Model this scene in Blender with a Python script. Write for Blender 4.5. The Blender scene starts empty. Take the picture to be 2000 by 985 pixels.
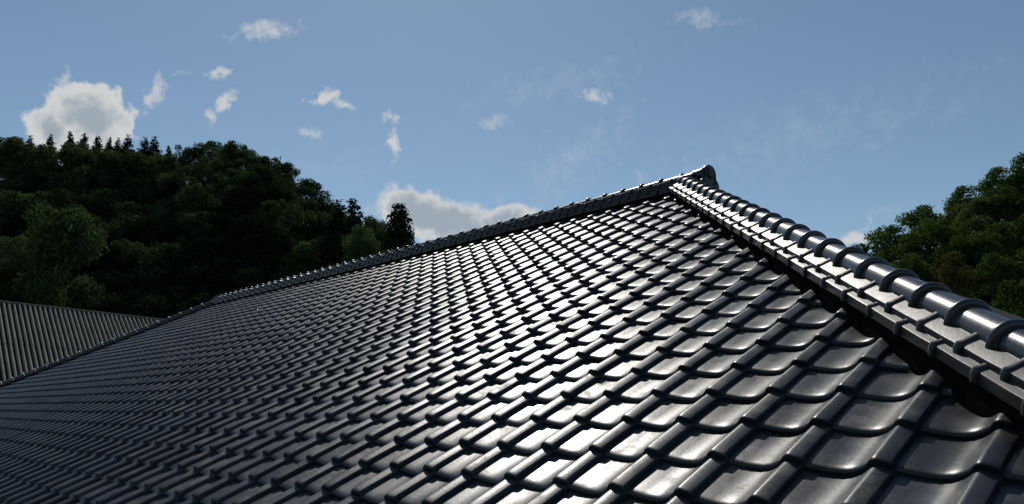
import bpy, bmesh, math, random
import numpy as np
from mathutils import Vector, Matrix

random.seed(7)
rng = np.random.default_rng(7)
SC = bpy.context.scene
COL = SC.collection
R = math.radians
Z0 = 5.0                                    # height of the roof lattice's origin above the ground

# ------------------------------------------------------------------ camera
CAM = Vector((2.30562, -2.25885, 0.1379 + Z0))
YAW, PITCH, FPX = -0.832782, 0.179405, 1524.46
fwd = Vector((math.sin(YAW)*math.cos(PITCH), math.cos(YAW)*math.cos(PITCH), math.sin(PITCH)))
rgt = Vector((math.cos(YAW), -math.sin(YAW), 0))
upv = rgt.cross(fwd)
cam = bpy.data.cameras.new('camera')
cam.sensor_width = 36.0
cam.lens = FPX*36/2000
cam.shift_y = 27.5/2000
cam.clip_start = 0.05
cam.clip_end = 6000
camo = bpy.data.objects.new('camera', cam)
COL.objects.link(camo)
camo.matrix_world = Matrix(((rgt.x, upv.x, -fwd.x, CAM.x), (rgt.y, upv.y, -fwd.y, CAM.y), (rgt.z, upv.z, -fwd.z, CAM.z), (0, 0, 0, 1)))
SC.camera = camo

def direction(px, py):
    return fwd + rgt*((px-1000)/FPX) - upv*((py-520)/FPX)
def at(px, py, depth):
    """world point seen at that direction, depth metres ahead"""
    return CAM + direction(px, py)*depth

# ------------------------------------------------------------------ exposure, sun, sky
SC.view_settings.view_transform = 'Standard'
SC.view_settings.look = 'None'
SC.view_settings.exposure = -0.55
SC.view_settings.gamma = 1.0
SUN_EL, SUN_AZ = R(48), R(-56.5)
sd = Vector((math.sin(SUN_AZ)*math.cos(SUN_EL), math.cos(SUN_AZ)*math.cos(SUN_EL), math.sin(SUN_EL)))
sl = bpy.data.lights.new('sun', 'SUN')
sl.energy = 3.8
sl.angle = R(0.55)
sl.color = (1.0, 0.95, 0.86)
so = bpy.data.objects.new('sun', sl)
COL.objects.link(so)
so.rotation_euler = sd.to_track_quat('Z', 'Y').to_euler()
so.location = sd*60

class NT:
    """small helper to write node graphs"""
    def __init__(s, tree):
        s.t = tree
    def n(s, kind, **kw):
        nd = s.t.nodes.new(kind)
        for k, v in kw.items():
            setattr(nd, k, v)
        return nd
    def put(s, sock, v):
        if v is None:
            return
        if isinstance(v, bpy.types.NodeSocket):
            s.t.links.new(v, sock)
        else:
            sock.default_value = v
    def m(s, op, a, b=None, c=None, clamp=False):
        nd = s.n('ShaderNodeMath', operation=op, use_clamp=clamp)
        for i, v in enumerate((a, b, c)):
            s.put(nd.inputs[i], v)
        return nd.outputs[0]
    def vm(s, op, a, b=None):
        nd = s.n('ShaderNodeVectorMath', operation=op)
        s.put(nd.inputs[0], a)
        if b is not None:
            s.put(nd.inputs[1], b)
        return nd.outputs['Value'] if op in ('DOT_PRODUCT', 'LENGTH') else nd.outputs[0]
    def noise(s, vec, scale, detail=4, rough=0.55, out='Fac', lac=2.0):
        nd = s.n('ShaderNodeTexNoise')
        s.put(nd.inputs['Vector'], vec)
        nd.inputs['Scale'].default_value = scale
        nd.inputs['Detail'].default_value = detail
        nd.inputs['Roughness'].default_value = rough
        nd.inputs['Lacunarity'].default_value = lac
        return nd.outputs[out]
    def ss(s, v, a, b, o0=0.0, o1=1.0):
        nd = s.n('ShaderNodeMapRange', interpolation_type='SMOOTHSTEP')
        s.put(nd.inputs[0], v)
        for i, q in enumerate((a, b, o0, o1)):
            s.put(nd.inputs[1+i], q)
        return nd.outputs[0]
    def mix(s, f, a, b):
        nd = s.n('ShaderNodeMix', data_type='RGBA')
        s.put(nd.inputs[0], f)
        s.put(nd.inputs[6], a)
        s.put(nd.inputs[7], b)
        return nd.outputs[2]

W = bpy.data.worlds.new('World')
SC.world = W
W.use_nodes = True
wt = NT(W.node_tree)
W.node_tree.nodes.clear()
sky = wt.n('ShaderNodeTexSky', sky_type='NISHITA')
sky.sun_disc = False
sky.sun_elevation = SUN_EL
sky.sun_rotation = SUN_AZ
sky.altitude = 300
sky.air_density = 1.0
sky.dust_density = 0.25
sky.ozone_density = 1.1
gen = wt.n('ShaderNodeTexCoord').outputs['Generated']
# clouds of the sky: each one a patch around a direction, broken up by noise
# px, py, half width, half height, tilt (deg, up to the right), strength, softness, seed, solidity
CLOUDS = [
    (170, 232, 76, 68, 0, 1.0, 0.18, 0.0, 0.95),
    (104, 258, 46, 44, 0, 1.0, 0.26, 0.4, 0.95),
    (124, 160, 14, 22, 0, 0.6, 0.5, 0.8, 0.2),
    (300, 178, 46, 20, 55, 0.75, 0.6, 1.3, 0.1),
    (432, 204, 46, 14, 52, 0.85, 0.5, 1.9, 0.15),
    (422, 148, 24, 16, 20, 0.8, 0.5, 2.3, 0.15),
    (362, 146, 26, 9, 10, 0.35, 0.8, 2.4, 0.0),
    (632, 192, 46, 15, 18, 0.95, 0.5, 2.9, 0.2),
    (676, 206, 46, 10, -8, 0.9, 0.5, 3.1, 0.2),
    (764, 229, 28, 14, -25, 0.8, 0.55, 3.7, 0.1),
    (770, 278, 40, 15, 78, 0.95, 0.45, 4.3, 0.2),
    (612, 262, 40, 15, -10, 0.6, 0.7, 4.9, 0.0),
    (815, 418, 84, 58, -20, 1.0, 0.28, 5.4, 0.75),
    (880, 436, 110, 54, -8, 0.95, 0.35, 5.9, 0.7),
    (985, 428, 86, 30, 8, 0.95, 0.4, 6.3, 0.7),
    (740, 410, 36, 16, 10, 0.6, 0.7, 6.5, 0.2),
    (1160, 190, 52, 20, -12, 0.7, 0.65, 6.9, 0.0),
    (958, 240, 52, 16, 0, 0.42, 0.8, 7.4, 0.0),
    (1665, 463, 62, 20, 22, 0.95, 0.6, 7.9, 0.1),
    (1251, 342, 12, 22, 0, 0.4, 0.8, 8.4, 0.0),
    (1110, 320, 240, 80, 35, 0.26, 1.2, 8.8, 0.35),
    (1740, 410, 60, 14, 10, 0.2, 0.9, 9.1, 0.0),
    (520, 60, 80, 22, 12, 0.7, 0.6, 9.6, 0.1),
    (1380, 40, 90, 20, -10, 0.4, 0.8, 10.1, 0.0),
    (1080, 170, 260, 70, 15, 0.22, 1.3, 10.8, 0.3),
    (1560, 260, 420, 110, 12, 0.20, 1.3, 11.4, 0.3),
    (560, 330, 300, 60, 5, 0.14, 1.3, 12.0, 0.3),
]
warp = wt.vm('SUBTRACT', wt.noise(gen, 26, 5, 0.6, 'Color'), (0.5, 0.5, 0.5))
fine = wt.noise(gen, 60, 6, 0.62)
big = wt.noise(gen, 14, 4, 0.55)
dens = None
shade = None
for (px, py, a, b, tilt, st, soft, seed, solid) in CLOUDS:
    d = direction(px, py).normalized()
    e1 = (rgt - d*rgt.dot(d)).normalized()
    e2 = (upv - d*upv.dot(d)).normalized()
    t = R(tilt)
    u_ = (e1*math.cos(t) + e2*math.sin(t))/(a/FPX)
    v_ = (-e1*math.sin(t) + e2*math.cos(t))/(b/FPX)
    w1 = 0.026 if solid > 0.5 else 0.034
    off = wt.vm('SUBTRACT', gen, tuple(d))
    wsc = wt.n('ShaderNodeVectorMath', operation='SCALE')
    wt.put(wsc.inputs[0], warp)
    wsc.inputs['Scale'].default_value = w1
    off = wt.vm('ADD', off, wsc.outputs[0])
    uu = wt.vm('DOT_PRODUCT', off, tuple(u_))
    vv = wt.vm('DOT_PRODUCT', off, tuple(v_))
    front = wt.m('GREATER_THAN', wt.vm('DOT_PRODUCT', gen, tuple(d)), 0.5)
    r2 = wt.m('ADD', wt.m('MULTIPLY', uu, uu), wt.m('MULTIPLY', vv, vv))
    f = wt.m('SUBTRACT', 1.0, wt.m('SQRT', r2))
    nz = wt.m('MULTIPLY', wt.m('SUBTRACT', fine, 0.5), 0.75 if solid > 0.5 else 3.0)
    f = wt.m('ADD', f, nz)
    al = wt.m('MULTIPLY', wt.m('MULTIPLY', wt.ss(wt.m('MULTIPLY', f, 1.0 if solid > 0.25 else 1.25), 0.0 if solid > 0.5 else 0.10, soft + (0.0 if solid > 0.5 else 0.75)), st), front)
    dens = al if dens is None else wt.m('MAXIMUM', dens, al)
    if solid > 0.5:                         # the thick heaps let less light through in their middle
        core = wt.m('MULTIPLY', wt.ss(wt.m('ADD', f, wt.m('MULTIPLY', wt.m('SUBTRACT', big, 0.5), 1.2)), 0.25, 0.75), front)
        shade = core if shade is None else wt.m('MAXIMUM', shade, core)
ccol = wt.mix(shade, (8.3, 8.5, 8.5, 1), (4.5, 5.4, 6.2, 1))
air = wt.vm('MULTIPLY', sky.outputs[0], (0.95, 1.03, 1.01))
mixed = wt.mix(dens, air, ccol)
bg = wt.n('ShaderNodeBackground')
wt.put(bg.inputs[0], mixed)
bg.inputs[1].default_value = 0.108
wo = wt.n('ShaderNodeOutputWorld')
wt.put(wo.inputs[0], bg.outputs[0])

# ------------------------------------------------------------------ materials
def material(name):
    m = bpy.data.materials.new(name)
    m.use_nodes = True
    t = NT(m.node_tree)
    b = m.node_tree.nodes['Principled BSDF']
    return m, t, b

def clay(name, base, rough, metal=0.0, dirt=0.35, rnd=True, spec=0.5, coat=0.3):
    m, t, b = material(name)
    co = t.n('ShaderNodeTexCoord').outputs['Object']
    rv = t.n('ShaderNodeObjectInfo').outputs['Random'] if rnd else t.n('ShaderNodeAttribute', attribute_name='rnd').outputs['Fac']
    sh = t.n('ShaderNodeCombineXYZ')
    for i in range(3):
        t.put(sh.inputs[i], t.m('MULTIPLY', rv, 37.0 + 11*i))
    p = t.vm('ADD', co, sh.outputs[0])
    n1 = t.noise(p, 9, 5, 0.6)
    n2 = t.noise(p, 70, 4, 0.6)
    n3 = t.noise(p, 420, 2, 0.6)
    tone = t.m('ADD', 0.6, t.m('MULTIPLY', rv, 0.9))
    tone = t.m('MULTIPLY', tone, t.m('ADD', 0.85, t.m('MULTIPLY', n2, 0.3)))
    rgbn = t.n('ShaderNodeVectorMath', operation='SCALE')
    rgbn.inputs[0].default_value = base
    t.put(rgbn.inputs['Scale'], tone)
    worn = t.m('FRACT', t.m('MULTIPLY', rv, 13.7))
    dust = t.m('MULTIPLY', t.m('MULTIPLY', t.ss(n1, 0.44, 0.70), dirt), t.m('ADD', 0.35, t.m('MULTIPLY', worn, 1.3)))
    col = t.mix(dust, rgbn.outputs[0], (0.085, 0.078, 0.066, 1))
    t.put(b.inputs['Base Color'], col)
    rg = t.m('ADD', t.m('ADD', t.m('ADD', rough - 0.11, t.m('MULTIPLY', worn, 0.07)), t.m('MULTIPLY', n2, 0.16)), t.m('MULTIPLY', dust, 0.35))
    t.put(b.inputs['Roughness'], rg)
    t.put(b.inputs['Metallic'], t.m('MULTIPLY', metal, t.m('SUBTRACT', 1.0, dust)))
    b.inputs['Specular IOR Level'].default_value = spec
    b.inputs['Coat Weight'].default_value = coat
    b.inputs['Coat Roughness'].default_value = 0.2
    bp = t.n('ShaderNodeBump')
    bp.inputs['Strength'].default_value = 0.11
    bp.inputs['Distance'].default_value = 0.004
    t.put(bp.inputs['Height'], t.m('ADD', n2, t.m('MULTIPLY', n3, 0.25)))
    t.put(b.inputs['Normal'], bp.outputs[0])
    return m

M_TILE = clay('glazed_black_tile', (0.034, 0.037, 0.043), 0.35, 0.28, spec=0.42, coat=0.0)
M_FIELD = clay('glazed_black_tile_field', (0.034, 0.037, 0.043), 0.35, 0.28, spec=0.42, coat=0.0, rnd=False)
M_CAP = clay('glazed_black_cap_tile', (0.036, 0.039, 0.046), 0.32, 0.35, dirt=0.12, coat=0.15)
M_NOSHI = clay('glazed_black_flat_tile', (0.012, 0.012, 0.0125), 0.42, 0.05, dirt=0.14, coat=0.05, spec=0.5)
M_RIDGE = clay('glazed_black_ridge_tile', (0.008, 0.0085, 0.010), 0.27, 0.0, dirt=0.05, coat=0.0, spec=0.42)

def plain(name, c, rough=0.9, scale=3.0, var=0.5, spec=0.2):
    m, t, b = material(name)
    co = t.n('ShaderNodeTexCoord').outputs['Object']
    n = t.noise(co, scale, 5, 0.6)
    t.put(b.inputs['Base Color'], t.mix(n, tuple(x*(1-var) for x in c)+(1,), tuple(x*(1+var) for x in c)+(1,)))
    b.inputs['Roughness'].default_value = rough
    b.inputs['Specular IOR Level'].default_value = spec
    bp = t.n('ShaderNodeBump')
    bp.inputs['Strength'].default_value = 0.3
    t.put(bp.inputs['Height'], t.noise(co, scale*9, 4, 0.6))
    t.put(b.inputs['Normal'], bp.outputs[0])
    return m
M_DECK = plain('tarred_boards_and_rib_shade', (0.02, 0.019, 0.018))
M_MORTAR = plain('black_roof_plaster', (0.010, 0.010, 0.010), 0.95, 20, 0.5, 0.0)
M_WALL = plain('cream_plaster', (0.5, 0.46, 0.38), 0.9, 2, 0.15)
M_WOOD = plain('dark_timber', (0.09, 0.06, 0.04), 0.7, 6, 0.4)
M_OLD = plain('weathered_grey_tile', (0.29, 0.27, 0.23), 0.9, 1.6, 0.45)
M_OLDRIDGE = plain('weathered_dark_ridge_tile', (0.08, 0.077, 0.07), 0.85, 3, 0.4)
M_SOIL = plain('forest_floor', (0.035, 0.034, 0.022), 1.0, 0.4, 0.4)
M_GRASS = plain('rough_grass', (0.05, 0.065, 0.03), 1.0, 0.3, 0.4)
M_BARK = plain('bark', (0.06, 0.048, 0.036), 0.95, 5, 0.4)

def leaf(name, c, c2, trans=0.35):
    m = bpy.data.materials.new(name)
    m.use_nodes = True
    t = NT(m.node_tree)
    m.node_tree.nodes.clear()
    rv = t.n('ShaderNodeObjectInfo').outputs['Random']
    at_ = t.n('ShaderNodeAttribute', attribute_name='rnd').outputs['Fac']
    k = t.m('MULTIPLY', t.m('ADD', 0.6, t.m('MULTIPLY', at_, 0.8)), t.m('ADD', 0.75, t.m('MULTIPLY', rv, 0.5)))
    base = t.mix(t.m('FRACT', t.m('MULTIPLY', rv, 7.31)), c+(1,), c2+(1,))
    sc = t.n('ShaderNodeVectorMath', operation='SCALE')
    t.put(sc.inputs[0], base)
    t.put(sc.inputs['Scale'], k)
    d = t.n('ShaderNodeBsdfPrincipled')
    t.put(d.inputs['Base Color'], sc.outputs[0])
    d.inputs['Roughness'].default_value = 0.8
    d.inputs['Specular IOR Level'].default_value = 0.0
    tr = t.n('ShaderNodeBsdfTranslucent')
    s2 = t.n('ShaderNodeVectorMath', operation='MULTIPLY')
    t.put(s2.inputs[0], sc.outputs[0])
    s2.inputs[1].default_value = (1.1, 1.25, 0.6)
    t.put(tr.inputs[0], s2.outputs[0])
    mx = t.n('ShaderNodeMixShader')
    mx.inputs[0].default_value = trans
    t.put(mx.inputs[1], d.outputs[0])
    t.put(mx.inputs[2], tr.outputs[0])
    o = t.n('ShaderNodeOutputMaterial')
    t.put(o.inputs[0], mx.outputs[0])
    return m
M_LEAF = leaf('broad_leaves', (0.054, 0.088, 0.042), (0.070, 0.092, 0.044), 0.32)
M_LEAF_R = leaf('sunlit_broad_leaves', (0.054, 0.095, 0.026), (0.064, 0.092, 0.032), 0.4)
M_LEAF_Y = leaf('yellowing_leaves', (0.062, 0.058, 0.022), (0.066, 0.056, 0.024), 0.35)
M_NEEDLE = leaf('conifer_needles', (0.026, 0.040, 0.020), (0.030, 0.042, 0.022), 0.15)

# ------------------------------------------------------------------ object helpers
def mesh_from(name, verts, faces, mat, smooth=None, attr=None):
    me = bpy.data.meshes.new(name)
    me.from_pydata([tuple(v) for v in verts], [], [tuple(f) for f in faces])
    if mat is not None:
        me.materials.append(mat)
    if smooth is not None:
        me.polygons.foreach_set('use_smooth', [True]*len(me.polygons))
        if smooth < 3.1:
            me.set_sharp_from_angle(angle=smooth)
    if attr is not None:
        a = me.attributes.new('rnd', 'FLOAT', 'FACE')
        a.data.foreach_set('value', attr)
    me.update()
    return me

def link(name, me, parent=None, mat=None):
    o = bpy.data.objects.new(name, me)
    COL.objects.link(o)
    if parent is not None:
        o.parent = parent
    if mat is not None:
        o.matrix_local = mat
    return o

def thing(name, label, cat, loc, group=None):
    e = bpy.data.objects.new(name, None)
    COL.objects.link(e)
    e.empty_display_size = 0.3
    e.location = loc
    e['label'] = label
    e['category'] = cat
    if group:
        e['group'] = group
    return e

def tag(o, **kw):
    for k, v in kw.items():
        o[k] = v
    return o

class Acc:
    """collects verts and faces of one mesh"""
    def __init__(s):
        s.v = []
        s.f = []
    def add(s, v, f):
        k = len(s.v)
        s.v += [tuple(x) for x in v]
        s.f += [tuple(i+k for i in q) for q in f]
    def box(s, x0, x1, y0, y1, z0, z1):
        s.add([(x, y, z) for x in (x0, x1) for y in (y0, y1) for z in (z0, z1)],
              [(0, 1, 3, 2), (4, 6, 7, 5), (0, 4, 5, 1), (2, 3, 7, 6), (0, 2, 6, 4), (1, 5, 7, 3)])
    def prism(s, pts, z0, z1, closed=True):
        n = len(pts)
        s.add([(x, y, z) for z in (z0, z1) for x, y in pts],
              [(i, (i+1) % n, n+(i+1) % n, n+i) for i in range(n)] + [tuple(range(n-1, -1, -1)), tuple(range(n, 2*n))])
    def sweep(s, path, ring, caps=True, closed=True):
        """rings of points along a path: path is a list of 4-tuples (origin, axis1, axis2)"""
        n = len(ring)
        v = []
        for o, a, b in path:
            v += [o + a*p + b*q for p, q in ring]
        f = []
        for k in range(len(path)-1):
            for i in range(n if closed else n-1):
                f.append((k*n+i, k*n+(i+1) % n, (k+1)*n+(i+1) % n, (k+1)*n+i))
        if caps:
            f.append(tuple(range(n-1, -1, -1)))
            f.append(tuple((len(path)-1)*n+i for i in range(n)))
        s.add(v, f)

# ------------------------------------------------------------------ ground
g = mesh_from('ground', [(-4000, -4000, 0), (4000, -4000, 0), (4000, 4000, 0), (-4000, 4000, 0)], [(0, 1, 2, 3)], M_GRASS)
tag(link('ground', g), kind='structure')

# ------------------------------------------------------------------ the tiled house
SL = 0.5020998                              # roof pitch, 28.8 degrees
TS, CS, SS = math.tan(SL), math.cos(SL), math.sin(SL)
TW, TL = 0.265, 0.223377                    # a tile's cover, across and up the slope
YR = 4.42                                   # ridge line
CH = 2.030                                  # near hip runs along x + y = CH
XA = CH - YR                                # where ridge and near hips meet
XB = -14.55                                 # far end of the ridge
JE = -7                                     # course at the eave
YE = JE*TL*CS - 0.05

HOUSE = thing('house', 'large house under a glossy black tiled hip roof filling the foreground', 'house', (-6.0, YR, 0))
HL = Vector(HOUSE.location)
def W2H(m):
    return Matrix.Translation(-HL) @ m
def hp(x, y, z):
    """house-part coordinates of a world point given above the lattice's origin"""
    return Vector((x, y, z + Z0)) - HL

# deck: four slopes under the tiles
dz = -0.085
def deckz(y):
    return y*TS + dz/CS
ze = deckz(YE)
zr = deckz(YR)
xe1 = CH - YE
xe0 = XB - (YR - YE)
yb = 2*YR - YE
dv = [hp(xe0, YE, ze), hp(xe1, YE, ze), hp(xe1, yb, ze), hp(xe0, yb, ze), hp(XB, YR, zr), hp(XA, YR, zr)]
dv += [v - Vector((0, 0, 0.12)) for v in dv[:4]]
df = [(0, 1, 5, 4), (1, 2, 5), (2, 3, 4, 5), (3, 0, 4), (0, 6, 7, 1), (1, 7, 8, 2), (2, 8, 9, 3), (3, 9, 6, 0), (6, 9, 8, 7)]
ROOF = link('roof', mesh_from('roof', dv, df, M_DECK), HOUSE)
wa = Acc()
wa.box(xe0+0.8-HL.x, xe1-0.8-HL.x, YE+0.8-HL.y, yb-0.8-HL.y, 0.0, ze+Z0-0.12)
link('wall', mesh_from('wall', wa.v, wa.f, M_WALL), HOUSE)

# one tile: origin at the front top of its roll, x across, y up the slope, z out of the roof
STEP = 0.021
PROF = [(-0.2315, -0.0235), (-0.2120, -0.0265), (-0.1900, -0.0285), (-0.1600, -0.0345), (-0.1300, -0.0380), (-0.0985, -0.0390),
        (-0.0740, -0.0360), (-0.0560, -0.0305), (-0.0400, -0.0235), (-0.0270, -0.0150), (-0.0160, -0.0070), (-0.0070, -0.0020),
        (0.0, 0.0), (0.0080, -0.0004), (0.0250, -0.0048), (0.0425, -0.0092), (0.0465, -0.0112), (0.0484, -0.0160), (0.0490, -0.0290)]
PROF = [(x, z*1.15) for x, z in PROF]
PROF_LO = [PROF[i] for i in (0, 2, 4, 5, 6, 8, 10, 12, 15, 17, 18)]
def tile_mesh(prof, lo=False):
    #      y along, drop, inset of the side
    rows = [(0.004, -0.0240), (0.0, -0.0200), (0.0, -0.0130), (0.0028, -0.0070), (0.0085, -0.0034), (0.0180, -0.0011), (0.0310, 0.0), (0.06, 0.0003), (0.16, 0.0), (0.262, 0.0)]
    if lo:
        rows = [(0.003, -0.0240), (0.0, -0.0130), (0.0060, -0.0045), (0.0180, -0.0010), (0.034, 0.0), (0.255, 0.0)]
    v, f = [], []
    n = len(prof)
    for (y, d) in rows:
        for (x, z) in prof:
            e_ = d*0.35 if (x > -0.022 and -0.014 < d < 0) else d   # the roll ends in a sharper edge than the pan
            v.append((x, y, z + e_ - STEP*max(y, 0)/TL))
    for k in range(len(rows)-1):
        for i in range(n-1):
            a = k*n+i
            f.append((a, a+1, a+n+1, a+n))
    return v, f
TV, TF = tile_mesh(PROF)
ME_TILE = mesh_from('roof_tile', TV, TF, M_TILE, R(50))
LV, LF = tile_mesh(PROF_LO, True)
RX = Matrix.Rotation(SL, 4, 'X')

def lattice(i, j):
    return Vector((i*TW, j*TL*CS, j*TL*SS + Z0))
def project(p):
    d = p - CAM
    z = d.dot(fwd)
    if z < 0.05:
        return None
    return 1000 + FPX*d.dot(rgt)/z, 520 - FPX*d.dot(upv)/z, z

CUT = 1.822                                 # tiles are sawn off along the near hip
def left_c(p):                              # >0 inside the far hip
    return (p.x - XB) - (p.y - YR) - 0.20
cells = []
for j in range(JE, 22):
    for i in range(-72, 16):
        p = lattice(i, j)
        lo_c = p.x - 0.2315 + p.y           # smallest x + y of the tile
        if lo_c > CUT - 0.02 or left_c(Vector((p.x + 0.05, p.y, 0))) < 0.03:
            continue
        q = project(p + Vector((-0.1, 0.1, 0)))
        if q is None:
            size = -1
        else:
            x, y, z = q
            m = 140
            size = 1/z if (-m < x < 2000+m and -m < y < 985+m) else 0.2/z - 1
        cells.append((size, i, j))
cells.sort(reverse=True)
near = cells[:300]
far = cells[300:]

def jitter(i, j):
    r = random.Random(i*977 + j*131)
    return Matrix.Translation((r.uniform(-1, 1)*0.0024, r.uniform(-1, 1)*0.0024, r.uniform(-1, 1)*0.0008)) @ \
        Matrix.Rotation(r.uniform(-1, 1)*0.010, 4, 'Z') @ Matrix.Rotation(r.uniform(-1, 1)*0.008, 4, 'X') @ Matrix.Rotation(r.uniform(-1, 1)*0.012, 4, 'Y')

def tile_matrix(i, j):
    return Matrix.Translation(lattice(i, j)) @ RX @ jitter(i, j)

def cut_tile(me, mw):
    """saw a tile along the hip"""
    bm = bmesh.new()
    bm.from_mesh(me)
    inv = mw.inverted()
    pc = inv @ Vector((CUT/2, CUT/2, Z0))
    no = inv.to_3x3() @ Vector((1, 1, 0)).normalized()
    bmesh.ops.bisect_plane(bm, geom=bm.verts[:]+bm.edges[:]+bm.faces[:], plane_co=pc, plane_no=no, clear_outer=True)
    m2 = bpy.data.meshes.new('sawn_roof_tile')
    bm.to_mesh(m2)
    bm.free()
    m2.materials.clear()
    m2.materials.append(M_TILE)
    return m2 if len(m2.polygons) else None

for (sz, i, j) in near:
    mw = tile_matrix(i, j)
    p = lattice(i, j)
    me = ME_TILE
    if p.x + 0.05 + p.y + 0.25*CS > CUT:
        me = cut_tile(ME_TILE, mw)
        if me is None:
            continue
    link('roof_tile', me, ROOF, W2H(mw))

fv, ff, fr = [], [], []
LVa = np.array(LV)
nl = len(LV)
allv = []
for k, (sz, i, j) in enumerate(far):
    mw = np.array(tile_matrix(i, j))
    allv.append(LVa @ mw[:3, :3].T + mw[:3, 3] - np.array(HL))
    ff += [tuple(a + k*nl for a in q) for q in LF]
    r_ = random.Random(i*31 + j*17).random()
    fr += [r_]*len(LF)
me = mesh_from('roof_tiles', np.concatenate(allv), ff, M_FIELD, R(50), fr)
bm = bmesh.new()
bm.from_mesh(me)
bmesh.ops.bisect_plane(bm, geom=bm.verts[:]+bm.edges[:]+bm.faces[:], plane_co=hp(CUT/2, CUT/2, 0), plane_no=Vector((1, 1, 0)).normalized(), clear_outer=True)
bmesh.ops.bisect_plane(bm, geom=bm.verts[:]+bm.edges[:]+bm.faces[:], plane_co=hp(XB + 0.14, YR, 0), plane_no=Vector((-1, 1, 0)).normalized(), clear_outer=True)
bm.to_mesh(me)
bm.free()
tag(link('roof_tile_field', me, ROOF), kind='stuff')

# ---- ridge pieces.  Local frame: x along the ridge (towards its lower / near end), y outwards to the viewer's side, z up
def half_ring(Rr, n=14, leg=0.012):
    pts = [(-Rr, -leg)] + [(-Rr*math.cos(math.pi*k/n), Rr*math.sin(math.pi*k/n)) for k in range(n+1)] + [(Rr, -leg)]
    return pts

def cap_mesh(name, length, Rr, cord, mat):
    """round-backed cap tile with a raised cord round its lower end"""
    A = Acc()
    ex = Vector((1, 0, 0))
    prof = [(0.0, Rr-0.004), (length-0.03, Rr+0.002)]
    n = 16
    def ring(x, r):
        return [Vector((x, p, q)) for p, q in half_ring(r, n)]
    rows = [ring(-0.03, Rr-0.005), ring(0.02, Rr-0.004), ring(length*0.5, Rr-0.001), ring(length-0.036, Rr+0.001)]
    # cord: a half-round bead
    for k in range(9):
        a = math.pi*k/8
        rows.append(ring(length-0.018 - 0.017*math.cos(a), Rr + 0.001 + cord*math.sin(a)))
    rows.append(ring(length+0.004, Rr))
    rows.append(ring(length+0.004, Rr-0.012))
    m = len(rows[0])
    v = [p for r in rows for p in r]
    f = [(k*m+i, (k+1)*m+i, (k+1)*m+i+1, k*m+i+1) for k in range(len(rows)-1) for i in range(m-1)]
    A.add(v, f)
    return mesh_from(name, A.v, A.f, mat, R(40))

def flat_mesh(name, length, w0, w1, th, slope, mat, roll=0.015, side=1, proud=0.72):
    """flat ridge tile: top from w0 (inner) out to w1, a vertical face, and a roll over its lower joint"""
    A = Acc()
    zo = -slope
    prof = [(w0, 0.0), (w1-0.004, zo+0.0005), (w1-0.001, zo-0.0015), (w1, zo-0.005), (w1, zo-0.009), (w1, zo-th+0.006), (w1-0.001, zo-th), (w1-0.018, zo-th), (w0, -th*0.8)]
    xs = [0.006, 0.02, length*0.5, length-0.022]
    sag = [0.0, -0.001, -0.0022, -0.0008]
    v = []
    for x, s_ in zip(xs, sag):
        v += [Vector((x, side*p, q + (s_ if q > -slope-th*0.5 else 0))) for p, q in prof]
    n = len(prof)
    f = [(k*n+i, (k+1)*n+i, (k+1)*n+(i+1) % n, k*n+(i+1) % n) for k in range(len(xs)-1) for i in range(n)]
    f += [tuple(range(n)), tuple(reversed([(len(xs)-1)*n+i for i in range(n)]))]
    A.add(v, f)
    # roll: half-round bar across the top and down the face
    pth = [(w0, 0.0, 0, 1), (w1-0.010, zo, 0, 1), (w1-0.002, zo-0.002, 0.6, 0.8), (w1+0.001, zo-0.010, 1, 0), (w1, zo-th*0.98, 1, 0)]
    m = 8
    v = []
    for (p, q, ny, nz) in pth:
        L_ = math.hypot(ny, nz)
        for k in range(m+1):
            a = math.pi*k/m
            dx = -roll*math.cos(a)
            dn = roll*proud*math.sin(a) - 0.001
            v.append(Vector((length-0.016+dx, side*(p + ny/L_*dn), q + nz/L_*dn)))
    f = [(k*(m+1)+i, (k+1)*(m+1)+i, (k+1)*(m+1)+i+1, k*(m+1)+i+1) for k in range(len(pth)-1) for i in range(m)]
    f += [tuple(k*(m+1)+i for i in ([0] + list(range(m, 0, -1)))) for k in (len(pth)-1,)]
    A.add(v, f)
    if proud >= 1.0:                        # knob closing the outer end of the roll
        kr, nu, nv = 0.0165, 10, 6
        c = Vector((length-0.016, side*(w1-0.003), zo-0.002))
        v = [c + Vector((kr*math.sin(math.pi*b/nv)*math.cos(2*math.pi*a/nu), kr*math.sin(math.pi*b/nv)*math.sin(2*math.pi*a/nu), kr*math.cos(math.pi*b/nv)))
             for b in range(1, nv) for a in range(nu)]
        v += [c + Vector((0, 0, kr)), c - Vector((0, 0, kr))]
        f = [(b*nu+a, (b+1)*nu+a, (b+1)*nu+(a+1) % nu, b*nu+(a+1) % nu) for b in range(nv-2) for a in range(nu)]
        f += [(a, (a+1) % nu, (nv-1)*nu) for a in range(nu)] + [((nv-2)*nu+(a+1) % nu, (nv-2)*nu+a, (nv-1)*nu+1) for a in range(nu)]
        A.add(v, f)
    me = mesh_from(name, A.v, A.f, mat, R(40))
    bm = bmesh.new()
    bm.from_mesh(me)
    bmesh.ops.recalc_face_normals(bm, faces=bm.faces[:])
    bm.to_mesh(me)
    bm.free()
    return me

def frame_matrix(o, ax, out):
    ax = ax.normalized()
    out = (out - ax*out.dot(ax)).normalized()
    up_ = ax.cross(out) if ax.cross(out).z > 0 else out.cross(ax)
    return Matrix(((ax.x, out.x, up_.x, o.x), (ax.y, out.y, up_.y, o.y), (ax.z, out.z, up_.z, o.z), (0, 0, 0, 1)))

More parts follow.
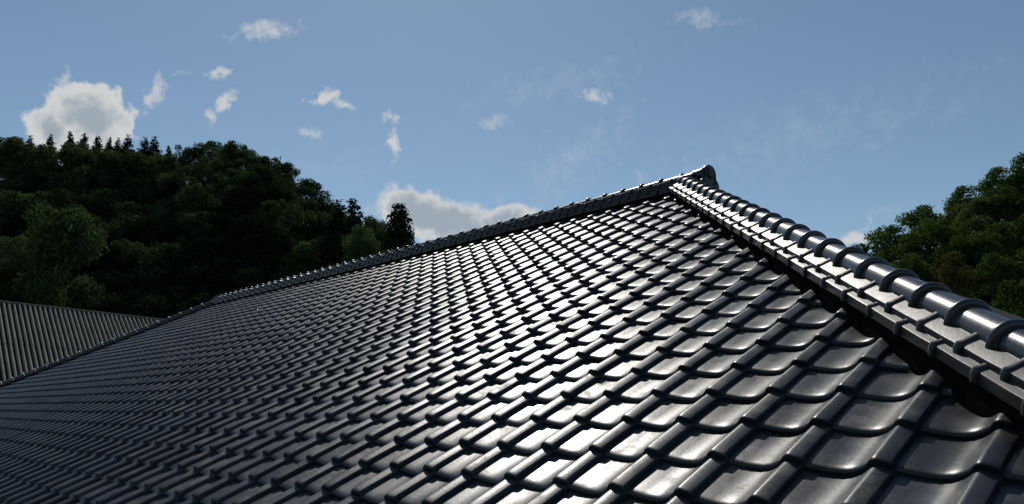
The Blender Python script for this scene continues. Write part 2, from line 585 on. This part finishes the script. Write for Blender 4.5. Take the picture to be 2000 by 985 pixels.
def wiggle(a=0.004, d=0.0012):
    r = random.uniform
    return Matrix.Translation((r(-d, d), r(-d, d), r(-d, d)*0.6)) @ Matrix.Rotation(r(-a, a), 4, 'Z') @ Matrix.Rotation(r(-a, a), 4, 'Y') @ Matrix.Rotation(r(-a, a)*1.5, 4, 'X')

# ---- near hip
HX = Vector((1, -1, -TS)).normalized()      # down the hip
HOUT = Vector((-1, -1, 0)).normalized()     # towards the visible slope
SP = 0.2590
def hip_point(t, w, h):
    """t: (x-y)/2 along the hip, w: towards the viewer's slope, h: height over the hip line of the lattice plane"""
    return Vector((CH/2 + t, CH/2 - t, 0)) + HOUT*w + Vector((0, 0, TS*CH/2 - TS*t + h + Z0))
DT = SP/math.sqrt(2 + TS*TS)
HC = TS*CH/2                                # lattice height of the hip line
tb = Acc()                                  # bedding of black plaster under the tiles
t_top, t_end = XA - CH/2 + 0.02, (CH - 2*YE)/2 - 0.02
pa, pb = hip_point(t_top, 0, 0) - HL, hip_point(t_end, 0, 0) - HL
ring = [(-0.125, -0.17), (-0.125, -0.0085), (-0.08, 0.052), (0.08, 0.052), (0.125, -0.0085), (0.125, -0.17)]
tb.sweep([(pa, HOUT, Vector((0, 0, 1))), (pb, HOUT, Vector((0, 0, 1)))], ring)
HIP = link('hip_ridge', mesh_from('hip_ridge', tb.v, tb.f, M_MORTAR), HOUSE)
CHH = math.cos(math.atan(TS/math.sqrt(2)))
ME_HCAP = cap_mesh('hip_cap_tile', SP, 0.066, 0.0155, M_CAP)
ME_HU = flat_mesh('hip_flat_tile', SP, 0.050, (CH-1.868)/math.sqrt(2), 0.034, 0.033, M_NOSHI, 0.019)
ME_HLW = flat_mesh('hip_flat_tile', SP, 0.060, (CH-1.83)/math.sqrt(2), 0.040, 0.028, M_NOSHI, 0.018)
ME_HUb = flat_mesh('hip_flat_tile', SP, 0.050, (CH-1.868)/math.sqrt(2), 0.034, 0.033, M_NOSHI, 0.019, -1)
ME_HLb = flat_mesh('hip_flat_tile', SP, 0.060, (CH-1.83)/math.sqrt(2), 0.040, 0.028, M_NOSHI, 0.018, -1)
def hip_course(me, name, t0, n, h, parent, pt=hip_point, ax=HX, out=HOUT):
    for k in range(n):
        o = pt(t0 + k*DT, 0, h)
        link(name, me, parent, W2H(frame_matrix(o, ax, out) @ wiggle()))
NH = int((t_end - t_top)/DT)
def first(phase):                           # first joint at or below the top of the hip
    return phase + DT*math.ceil((t_top - phase)/DT)
# joints measured on the photograph: cap cords at t = .064 + k DT, upper flats .002, lower .097
hip_course(ME_HCAP, 'hip_cap_tile', first(0.064 - DT), NH, 0.634 - HC, HIP)
hip_course(ME_HU, 'hip_flat_tile', first(0.005 - DT), NH, 0.644 - HC, HIP)
hip_course(ME_HLW, 'hip_flat_tile', first(0.097 - DT), NH, 0.604 - HC, HIP)
# ---- main ridge
XE1 = -2.045                                # its near end
rb = Acc()
zb = YR*TS
ringm = [(-0.13, -0.16), (-0.13, -0.085), (-0.10, 0.03), (0.10, 0.03), (0.13, -0.085), (0.13, -0.16)]
ringm = [(-0.138, 2.20), (-0.138, 2.345), (-0.11, 2.470), (0.11, 2.470), (0.138, 2.345), (0.138, 2.20)]
rb.sweep([(hp(XB-0.1, YR, 0), Vector((0, 1, 0)), Vector((0, 0, 1))), (hp(XE1-0.06, YR, 0), Vector((0, 1, 0)), Vector((0, 0, 1)))], ringm)
RIDGE = link('main_ridge', mesh_from('main_ridge', rb.v, rb.f, M_MORTAR), HOUSE)
SPR = 0.2645
ME_RCAP = cap_mesh('ridge_cap_tile', SPR, 0.064, 0.017, M_RIDGE)
NR = int((XE1 - XB)/SPR) + 1
def ridge_course(me, name, phase, z, n=NR, extra=0):
    # pieces run from the near end to the far end, their rolls at phase + k SPR
    k1 = math.floor((XE1 - 0.03 - phase)/SPR)
    for k in range(n):
        x1 = phase + (k1-k)*SPR + 0.016     # end with the roll
        if x1 - SPR < XB - 0.25:
            break
        o = Vector((x1 - SPR, YR, z + Z0))
        link(name, me, RIDGE, W2H(frame_matrix(o, Vector((1, 0, 0)), Vector((0, -1, 0))) @ wiggle(0.003, 0.001)))
ridge_course(ME_RCAP, 'ridge_cap_tile', -4.995, 2.491)
for wv, ph, z in ((0.142, -4.79, 2.486), (0.151, -4.675, 2.452), (0.160, -4.555, 2.420), (0.170, -4.690, 2.386)):
    ridge_course(flat_mesh('ridge_flat_tile', SPR, 0.07, wv, 0.033, 0.003, M_RIDGE, 0.017, 1, 1.0), 'ridge_flat_tile', ph, z)

# ---- ornament closing the near end of the ridge, and the far one
def oni_mesh():
    A = Acc()
    # outline in (across, up): a rounded head over two curled lobes
    half = [(0.0, 0.108), (0.035, 0.102), (0.066, 0.083), (0.087, 0.052), (0.094, 0.015), (0.094, -0.030), (0.104, -0.048), (0.125, -0.062), (0.142, -0.088),
            (0.146, -0.118), (0.136, -0.150), (0.114, -0.176), (0.108, -0.20), (0.126, -0.215), (0.130, -0.235)]
    out = half + [(-x, y) for x, y in reversed(half[1:])]
    n = len(out)
    def lay(x, s_, dy=0):
        return [(x, p*s_, -0.06 + (q+0.06)*s_ + dy) for p, q in out]
    rows = lay(0, 0.97) + lay(0.008, 1.0) + lay(0.050, 1.0) + lay(0.060, 0.94) + lay(0.060, 0.80) + lay(0.050, 0.74)
    f = [(k*n+i, k*n+(i+1) % n, (k+1)*n+(i+1) % n, (k+1)*n+i) for k in range(5) for i in range(n)]
    f += [tuple(range(n-1, -1, -1)), tuple(5*n+i for i in range(n))]
    A.add(rows, f)
    # boss and lobes in relief
    def boss(cy, cz, r, h):
        m = 18
        v = []
        for (rr, hh) in ((r, 0.046), (r, 0.052+h*0.5), (r*0.82, 0.052+h), (r*0.55, 0.052+h*0.8), (r*0.2, 0.052+h*1.2)):
            v += [(hh, cy + rr*math.cos(2*math.pi*i/m), cz + rr*math.sin(2*math.pi*i/m)) for i in range(m)]
        ff_ = [(k*m+i, k*m+(i+1) % m, (k+1)*m+(i+1) % m, (k+1)*m+i) for k in range(4) for i in range(m)]
        ff_.append(tuple(4*m+i for i in range(m)))
        A.add(v, ff_)
    boss(0, 0.018, 0.058, 0.014)
    for s_ in (-1, 1):
        boss(s_*0.086, -0.115, 0.042, 0.012)
        boss(s_*0.045, -0.175, 0.026, 0.010)
    me = mesh_from('ridge_end_ornament', A.v, A.f, M_RIDGE, R(40))
    bm = bmesh.new()
    bm.from_mesh(me)
    bmesh.ops.recalc_face_normals(bm, faces=bm.faces[:])
    bm.to_mesh(me)
    bm.free()
    return me
ME_ONI = oni_mesh()
ORN = link('ridge_end_ornament', ME_ONI, RIDGE, W2H(Matrix.Translation((XE1-0.025, YR, 2.482+Z0))))
link('ridge_end_ornament', ME_ONI, RIDGE, W2H(Matrix.Translation((XB-0.12, YR, 2.46+Z0)) @ Matrix.Rotation(math.pi, 4, 'Z')))
# short collar tile and side tiles behind the near ornament
link('ridge_cap_tile', cap_mesh('ridge_cap_tile', 0.10, 0.080, 0.004, M_CAP), RIDGE, W2H(Matrix.Translation((XE1-0.125, YR, 2.492+Z0))))
link('ridge_flat_tile', flat_mesh('ridge_flat_tile', 0.15, 0.05, 0.125, 0.05, 0.004, M_RIDGE, 0.010), RIDGE,
     W2H(frame_matrix(Vector((XE1-0.19, YR, 2.470+Z0)), Vector((1, 0, 0)), Vector((0, -1, 0)))))

# ---- far hip, descending from the far end of the ridge
FX, FO = Vector((-1, -1, -TS)).normalized(), Vector((1, -1, 0)).normalized()
def far_point(t, w, h):
    return Vector((XB - t, YR - t, YR*TS - TS*t + h + Z0)) + FO*w
fb = Acc()
t_far = YR - YE - 0.03
fb.sweep([(far_point(0.05, 0, 0) - HL, FO, Vector((0, 0, 1))), (far_point(t_far, 0, 0) - HL, FO, Vector((0, 0, 1)))],
         [(-0.10, -0.17), (-0.10, -0.02), (-0.07, 0.01), (0.07, 0.01), (0.10, -0.02), (0.10, -0.17)])
FHIP = link('hip_ridge', mesh_from('hip_ridge', fb.v, fb.f, M_MORTAR), HOUSE)
ME_FLAT = flat_mesh('hip_flat_tile', SP, 0.05, 0.118, 0.050, 0.004, M_RIDGE, 0.017, 1, 1.0)
ME_FLATb = flat_mesh('hip_flat_tile', SP, 0.05, 0.118, 0.050, 0.004, M_NOSHI, 0.0125, -1)
hip_course(ME_HCAP, 'hip_cap_tile', 0.10, int(t_far/DT)-1, 0.020, FHIP, far_point, FX, FO)
hip_course(ME_FLAT, 'hip_flat_tile', 0.06, int(t_far/DT)-1, 0.018, FHIP, far_point, FX, FO)

# ------------------------------------------------------------------ neighbour's old ribbed roof, beyond the far hip
P1, P2 = at(20, 596, 38.5), at(345, 632, 43.6)
rd = (P2 - P1)
rlen = rd.length
rd.normalize()
hz = Vector((rd.x, rd.y, 0)).normalized()
dn = Vector((hz.y, -hz.x, 0))
if dn.dot(CAM - P1) < 0:
    dn = -dn
pit = R(34)
dslope = (dn*math.cos(pit) - Vector((0, 0, 1))*math.sin(pit)).normalized()
nrm = rd.cross(dslope)
if nrm.z < 0:
    nrm = -nrm
P1 = P1 - rd*6
rlen += 10
base = P1 + rd*rlen/2
NB = thing('house', 'old house with a weathered grey ribbed roof behind the black roof at far left', 'house', (base.x, base.y, 0))
NL = Vector(NB.location)
SLP = 8.0
A = Acc()
e = P1 - NL
def q_(a, b, c):
    return e + rd*a + dslope*b + nrm*c
back = (-dn*math.cos(pit) - Vector((0, 0, 1))*math.sin(pit)).normalized()
A.add([q_(0, 0, 0), q_(rlen, 0, 0), q_(rlen, SLP, 0), q_(0, SLP, 0), e + back*SLP, e + rd*rlen + back*SLP],
      [(0, 1, 2, 3), (1, 0, 4, 5)])
NROOF = link('roof', mesh_from('roof', A.v, A.f, M_DECK), NB)  # dark sheet: shade in the gaps between the ribs, put into its colour
A = Acc()
pitch_ = 0.222
nrib = int(rlen/pitch_)
NC = 2
cl = SLP/NC
for k in range(nrib):
    for c in range(NC):
        prof = [(0.100, -0.005), (0.108, 0.080), (0.136, 0.125), (0.166, 0.128), (0.200, 0.085), (0.210, -0.005)]
        jx = random.uniform(-0.004, 0.004)
        v = []
        for (b_, dz_) in ((c*cl, 0.0), ((c+1)*cl, 0.022), ((c+1)*cl, -0.004)):
            v += [q_(k*pitch_ + x + jx, b_, z + dz_) for x, z in prof]
        n = len(prof)
        A.add(v, [(r_*n+i, r_*n+i+1, (r_+1)*n+i+1, (r_+1)*n+i) for r_ in range(2) for i in range(n-1)])
tag(link('roof_tile_field', mesh_from('roof_tile_field', A.v, A.f, M_OLD, R(50)), NROOF), kind='stuff')
A = Acc()
for k in range(int(rlen/0.24)):
    x0 = k*0.24
    pts = half_ring(0.10, 8, 0.08)
    rows = [(x0, 0.92), (x0+0.19, 0.96), (x0+0.195, 1.12), (x0+0.235, 1.12), (x0+0.24, 0.9)]
    n = len(pts)
    v = []
    for x, s_ in rows:
        v += [e + rd*x + dn*(p*s_) + Vector((0, 0, q*s_ + 0.07)) for p, q in pts]
    A.add(v, [(r_*n+i, r_*n+i+1, (r_+1)*n+i+1, (r_+1)*n+i) for r_ in range(len(rows)-1) for i in range(n-1)])
link('ridge', mesh_from('ridge', A.v, A.f, M_OLDRIDGE, R(50)), NB)
A = Acc()
bw = [q_(0.4, SLP*0.9, -0.15), q_(rlen-0.4, SLP*0.9, -0.15), e + rd*(rlen-0.4) + back*SLP*0.9 - nrm*0.15, e + rd*0.4 + back*SLP*0.9 - nrm*0.15]
bt = [e + rd*0.4 - Vector((0, 0, 0.2)), e + rd*(rlen-0.4) - Vector((0, 0, 0.2))]
lowv = [Vector((v.x, v.y, 0)) for v in bw]
A.add(bw + lowv + bt, [(0, 1, 5, 4), (1, 2, 6, 5), (2, 3, 7, 6), (3, 0, 4, 7), (0, 3, 8), (1, 9, 2)])
link('wall', mesh_from('wall', A.v, A.f, M_WALL), NB)

# ------------------------------------------------------------------ trees
def leaf_cloud(name, centres, radii, n, size, mat, flat=0.75, shell=0.55, seed=1, clump=0):
    """many small leaf-sized faces through the lumps of a crown"""
    r = np.random.default_rng(seed)
    c = np.array(centres, float)
    ra = np.array(radii, float)
    w = ra**2
    idx = r.choice(len(c), n, p=w/w.sum())
    d = r.normal(size=(n, 3))
    d /= np.linalg.norm(d, axis=1)[:, None]
    rad = ra[idx]*(shell + (1-shell)*r.random(n)**0.6)*(1 + 0.10*r.normal(size=n))
    lump = 1 + 0.16*np.sin(d[:, 0]*7+idx)*np.sin(d[:, 1]*6+2*idx)
    p = c[idx] + d*(rad*lump)[:, None]*np.array([1, 1, flat])
    nn = d + r.normal(size=(n, 3))*0.75
    nn[:, 2] += 0.35
    nn /= np.linalg.norm(nn, axis=1)[:, None]
    t = np.cross(nn, r.normal(size=(n, 3)))
    t /= np.linalg.norm(t, axis=1)[:, None]
    b = np.cross(nn, t)
    s_ = size*(0.55 + 0.9*r.random(n))[:, None]
    a1 = p - t*s_*0.5
    a2 = p + b*s_*0.34 + nn*s_*0.10
    a3 = p + t*s_*0.6
    a4 = p - b*s_*0.34 + nn*s_*0.10
    v = np.stack([a1, a2, a3, a4], 1).reshape(-1, 3)
    me = bpy.data.meshes.new(name)
    me.vertices.add(4*n)
    me.vertices.foreach_set('co', v.ravel())
    me.loops.add(4*n)
    me.loops.foreach_set('vertex_index', np.arange(4*n))
    me.polygons.add(n)
    me.polygons.foreach_set('loop_start', np.arange(0, 4*n, 4))
    me.polygons.foreach_set('loop_total', np.full(n, 4))
    me.materials.append(mat)
    at_ = me.attributes.new('rnd', 'FLOAT', 'FACE')
    # whole clumps are lighter or darker kinds of leaf
    cl_ = r.random(len(c))
    at_.data.foreach_set('value', (0.6*cl_[idx] + 0.4*r.random(n)).astype(np.float32))
    me.update()
    return me

def trunk_mesh(name, h, r0, limbs, seed=0, lean=0.0):
    A = Acc()
    rr = random.Random(seed)
    def tube(pts):
        path = []
        for k, (p, rad) in enumerate(pts):
            d_ = (pts[min(k+1, len(pts)-1)][0] - pts[max(k-1, 0)][0]).normalized()
            a = d_.orthogonal().normalized()
            path.append((p, a*rad, d_.cross(a)*rad))
        ring_ = [(math.cos(2*math.pi*i/7), math.sin(2*math.pi*i/7)) for i in range(7)]
        A.sweep(path, ring_)
    z = Vector((0, 0, 1))
    spine = [(Vector((rr.uniform(-.1, .1)*k*0.3, rr.uniform(-.1, .1)*k*0.3, h*k/5)), r0*(1.25 - k*0.22)) for k in range(6)]
    spine[0] = (Vector((0, 0, -0.6)), r0*1.4)
    tube(spine)
    for k in range(limbs):
        f = rr.uniform(0.45, 0.9)
        o = Vector((0, 0, h*f))
        a = rr.uniform(0, 6.28)
        d_ = Vector((math.cos(a), math.sin(a), rr.uniform(0.4, 0.9))).normalized()
        L_ = h*rr.uniform(0.25, 0.42)
        tube([(o, r0*0.45), (o + d_*L_*0.5 + z*0.1, r0*0.3), (o + d_*L_ + z*L_*0.15, r0*0.1)])
    return mesh_from(name, A.v, A.f, M_BARK, R(60))

def broad_kind(seed, mat, n=10000, size=0.25, spread=1.0):
    """crown about 7 m across and 9 m tall, standing on z = 0"""
    r = random.Random(seed)
    cs, rs = [(0, 0, 6.2)], [2.0]
    for k in range(15):
        a = r.uniform(0, 6.28)
        q = r.uniform(1.1, 2.7)*spread
        cs.append((q*math.cos(a), q*math.sin(a), 5.6 + r.uniform(-2.0, 2.2) - 0.18*q*q*0.5))
        rs.append(r.uniform(0.75, 1.35))
    for k in range(7):
        a = r.uniform(0, 6.28)
        cs.append((1.9*spread*math.cos(a), 1.9*spread*math.sin(a), r.uniform(2.2, 3.6)))
        rs.append(r.uniform(0.9, 1.3))
    for k in range(5):
        a = r.uniform(0, 6.28)
        cs.append((r.uniform(0, 1.5)*math.cos(a), r.uniform(0, 1.5)*math.sin(a), r.uniform(7.4, 8.4)))
        rs.append(r.uniform(0.55, 0.9))
    return leaf_cloud('crown', cs, rs, n, size, mat, 0.8, 0.5, seed), trunk_mesh('trunk', 5.6, 0.22, 6, seed)

def conifer_kind(seed, h=9.0, r0=1.9, n=5000, size=0.30, mat=None, taper=0.9, tight=False):
    r = random.Random(seed)
    cs, rs = [], []
    N = 56 if tight else 34
    for k in range(N):
        f = (k/N)**0.9
        z = 1.0 + (h-1.3)*f
        rad = r0*(1-f)**taper + 0.22
        m = max(3, int(7*(1-f)+0.5))
        for q in range(m):
            a = r.uniform(0, 6.28)
            a = a if not tight else q*6.28/m + k*0.7 + r.uniform(-.2, .2)
            d = rad*r.uniform(0.25, 0.75) if not tight else rad*r.uniform(0.5, 0.62)
            cs.append((d*math.cos(a), d*math.sin(a), z + r.uniform(-.1, .1) - d*0.15))
            rs.append(max(0.2, rad*(0.6 if tight else r.uniform(0.42, 0.62))))
    return leaf_cloud('crown', cs, rs, n, size, mat or M_NEEDLE, 0.6, 0.3, seed), trunk_mesh('trunk', h*0.9, 0.16, 0, seed)

BROAD = [broad_kind(k+11, M_LEAF) for k in range(6)]
BROAD_R = [broad_kind(k+31, M_LEAF_R, 9500, 0.24) for k in range(4)]
M_LEAF_SHADE = leaf('shade_darkened_leaves', (0.016, 0.026, 0.014), (0.020, 0.028, 0.014), 0.1)  # darker leaf colour carries the shade low on the left hill
BROAD_SHADE = [broad_kind(k+61, M_LEAF_SHADE) for k in range(4)]
CONI = [conifer_kind(k+51) for k in range(3)]

def tree(name, kind, base, scale, rot, label, group=None, sx=1.0):
    e = thing(name, label, 'tree', base, group)
    e.rotation_euler = (0, 0, rot)
    e.scale = (scale*sx, scale*sx, scale)
    link('trunk', kind[1], e)
    link('crown', kind[0], e)
    return e

def interp(px, table):
    xs = [a for a, b in table]
    ys = [b for a, b in table]
    return float(np.interp(px, xs, ys))

SKY_L = [(-500, 300), (-200, 262), (0, 262), (120, 272), (210, 282), (300, 296), (345, 300), (368, 278), (400, 268), (440, 263), (480, 270), (540, 292), (590, 336), (630, 368),
         (655, 392), (690, 408), (720, 425), (745, 440), (800, 470), (900, 520), (1100, 620)]
NLAY = 8
def left_depth(k):
    return 118 - 8.0*k
def left_top(px, k):
    return interp(px, SKY_L) + (660 - interp(px, SKY_L))*(k/NLAY)**1.05
H_TREE = 8.6
def left_ground(px, k):
    d = left_depth(k)
    p = at(px, left_top(px, k), d)
    p.z = max(p.z - H_TREE*0.9, 0.02)
    return p
def hillside(name, ground, layers, pxs, depth_back):
    A = Acc()
    n = len(pxs)
    rows = []
    for k in layers:
        rows.append([ground(px, k) for px in pxs])
    # down behind the crest
    for q in range(1, 4):
        rows.insert(0, [Vector((CAM.x + (p.x-CAM.x)*(1+0.35*q), CAM.y + (p.y-CAM.y)*(1+0.35*q), max(p.z*(1-q/3.0), -0.3))) for p in [ground(px, layers[0]) for px in pxs]])
    rows.append([Vector((CAM.x + (p.x-CAM.x)*0.93, CAM.y + (p.y-CAM.y)*0.93, -0.3)) for p in rows[-1]])
    v = [p for r_ in rows for p in r_]
    f = [(r_*n+i, (r_+1)*n+i, (r_+1)*n+i+1, r_*n+i+1) for r_ in range(len(rows)-1) for i in range(n-1)]
    A.add(v, f)
    tag(link(name, mesh_from(name, A.v, A.f, M_SOIL, 3.14)), kind='structure')
hillside('hill', left_ground, list(range(NLAY+1)), list(range(-500, 1101, 40)), 118)

rt = random.Random(5)
for k in range(NLAY+1):
    d = left_depth(k)
    step = 62*118/d*0.68
    px = -150 + rt.uniform(0, step)
    while px < 830:
        top = left_top(px, k) + rt.uniform(-6, 16)
        p = at(px, top, d + rt.uniform(-3, 3))
        s_ = rt.uniform(0.75, 1.2)
        conic = k == 0 and 0 < px < 360
        if conic:
            p = at(px, top + 2, d - 4)
        hgt = 8.9*s_
        b_ = p - Vector((0, 0, hgt))
        part_ = 'left third' if px < 270 else ('middle' if px < 520 else 'right end')
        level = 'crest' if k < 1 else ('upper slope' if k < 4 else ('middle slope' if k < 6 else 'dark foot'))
        tree('broadleaf_tree', BROAD_SHADE[rt.randrange(4)] if rt.random() < (k-2.0)/3.0 + (0.3 if px > 400 else 0) else BROAD[rt.randrange(6)], b_, s_, rt.uniform(0, 6.28),
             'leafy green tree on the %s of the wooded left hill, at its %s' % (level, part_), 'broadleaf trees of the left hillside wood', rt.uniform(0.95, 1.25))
        px += step*rt.uniform(0.75, 1.25)
# small conifers that stand out on the skyline
for (px, py, s_, lab) in [
        (138, 249, 0.55, 'pointed conifer on the left skyline, tallest of those under the big cloud'),
        (166, 254, 0.50, 'small pointed conifer on the left skyline just right of the tallest one'),
        (192, 258, 0.55, 'pointed conifer on the skyline below the middle of the big cloud'),
        (216, 262, 0.42, 'short slim conifer on the skyline below the right half of the big cloud'),
        (252, 258, 0.55, 'bushy conifer on the skyline right beside the big cloud'),
        (285, 262, 0.55, 'left one of the close pair of dark conifers on the left skyline'),
        (302, 260, 0.62, 'right and taller one of the close pair of dark conifers on the left skyline'),
        (330, 278, 0.45, 'small conifer on the skyline in the dip before the round hilltop'),
        (232, 264, 0.40, 'little conifer on the skyline between the big cloud and the bushy conifer'),
        (100, 256, 0.55, 'conifer on the skyline at the far left under the big cloud'),
        (60, 258, 0.6, 'outermost conifer on the skyline at the left edge of the picture'),
        (20, 262, 0.55, 'conifer standing at the left end of the skyline')]:
    p = at(px, py + 3, 121)
    tree('conifer_tree', CONI[rt.randrange(3)], p - Vector((0, 0, 9.0*s_*1.15)), s_*1.15, rt.uniform(0, 6.28), lab, 'conifers along the left skyline', 1.2 + 0.5*rt.random())

# trees by themselves
CYP = conifer_kind(77, 8.0, 1.62, 20000, 0.20, None, 0.6, True)
def stand(kind, name, px, py, depth, h_kind, height, label, cat='tree', sx=1.0, rot=0.3):
    p = at(px, py, depth)
    s_ = height/h_kind
    tree(name, kind, p - Vector((0, 0, height)), s_, rot, label, None, sx)
stand(CYP, 'cypress_tree', 781, 388, 52, 8.0, 8.0, 'tall narrow dark cypress beside the cloud just above the black ridge', sx=0.95)
stand(CONI[1], 'conifer_tree', 690, 379, 82, 9.0, 8.0, 'dark pointed conifer on the right shoulder of the wooded left hill', sx=1.5)
stand(CONI[2], 'conifer_tree', 662, 384, 84, 9.0, 7.0, 'dark conifer just left of the pointed one on the hill shoulder', sx=1.6)
YEL = broad_kind(91, M_LEAF, 8000, 0.26)
stand(YEL, 'broadleaf_tree', 735, 418, 60, 8.9, 6.2, 'light green tree at the foot of the hill just left of the cypress', sx=0.8)
stand(broad_kind(92, M_LEAF, 8000, 0.24), 'broadleaf_tree', 712, 440, 56, 8.9, 5.4, 'sunlit yellowish tree at the right end of the wooded left hill', sx=0.85)
stand(broad_kind(93, M_LEAF_R, 6000, 0.22), 'broadleaf_tree', 788, 474, 40, 8.9, 4.2, 'low round green tree peeping over the black ridge under the cypress', sx=1.05)
stand(broad_kind(94, M_LEAF, 8000, 0.26), 'broadleaf_tree', 128, 384, 56, 8.9, 10.8, 'tall leafy tree in front of the wood at the left edge', sx=0.72)

# right hill
SKY_R = [(1560, 560), (1640, 520), (1680, 478), (1700, 462), (1740, 436), (1790, 405), (1830, 380), (1880, 350), (1940, 318), (2000, 296), (2200, 240), (2500, 220)]
NR2 = 6
def right_depth(k):
    return 74 - 5.5*k
def right_top(px, k):
    return interp(px, SKY_R) + (650 - interp(px, SKY_R))*(k/NR2)
def right_ground(px, k):
    p = at(px, right_top(px, k), right_depth(k))
    p.z = max(p.z - 6.0, 0.02)
    return p
hillside('hill', right_ground, list(range(NR2+1)), list(range(1560, 2501, 40)), 74)
for k in range(NR2+1):
    d = right_depth(k)
    step = 62*74/d
    px = 1672 + 8*k + rt.uniform(0, step*0.4)
    while px < 2330:
        top = right_top(px, k) + rt.uniform(-4, 12)
        p = at(px, top, d + rt.uniform(-1.5, 1.5))
        s_ = rt.uniform(0.55, 0.8)
        if 1800 < px < 1900 and 500 < top < 560:
            px += step
            continue
        tree('broadleaf_tree', BROAD_R[rt.randrange(4)], p - Vector((0, 0, 8.9*s_)), s_, rt.uniform(0, 6.28),
             'green leafy tree on the %s of the wooded slope at right' % ('skyline' if k < 1 else ('upper part' if k < 3 else 'lower part')), 'broadleaf trees of the right hillside', rt.uniform(0.95, 1.2))
        px += step*rt.uniform(0.8, 1.2)
AUT = broad_kind(95, M_LEAF_Y, 4200, 0.28)
stand(AUT, 'broadleaf_tree', 1862, 486, 50, 8.9, 5.0, 'brownish yellow tree among the green trees of the right slope', sx=0.85)
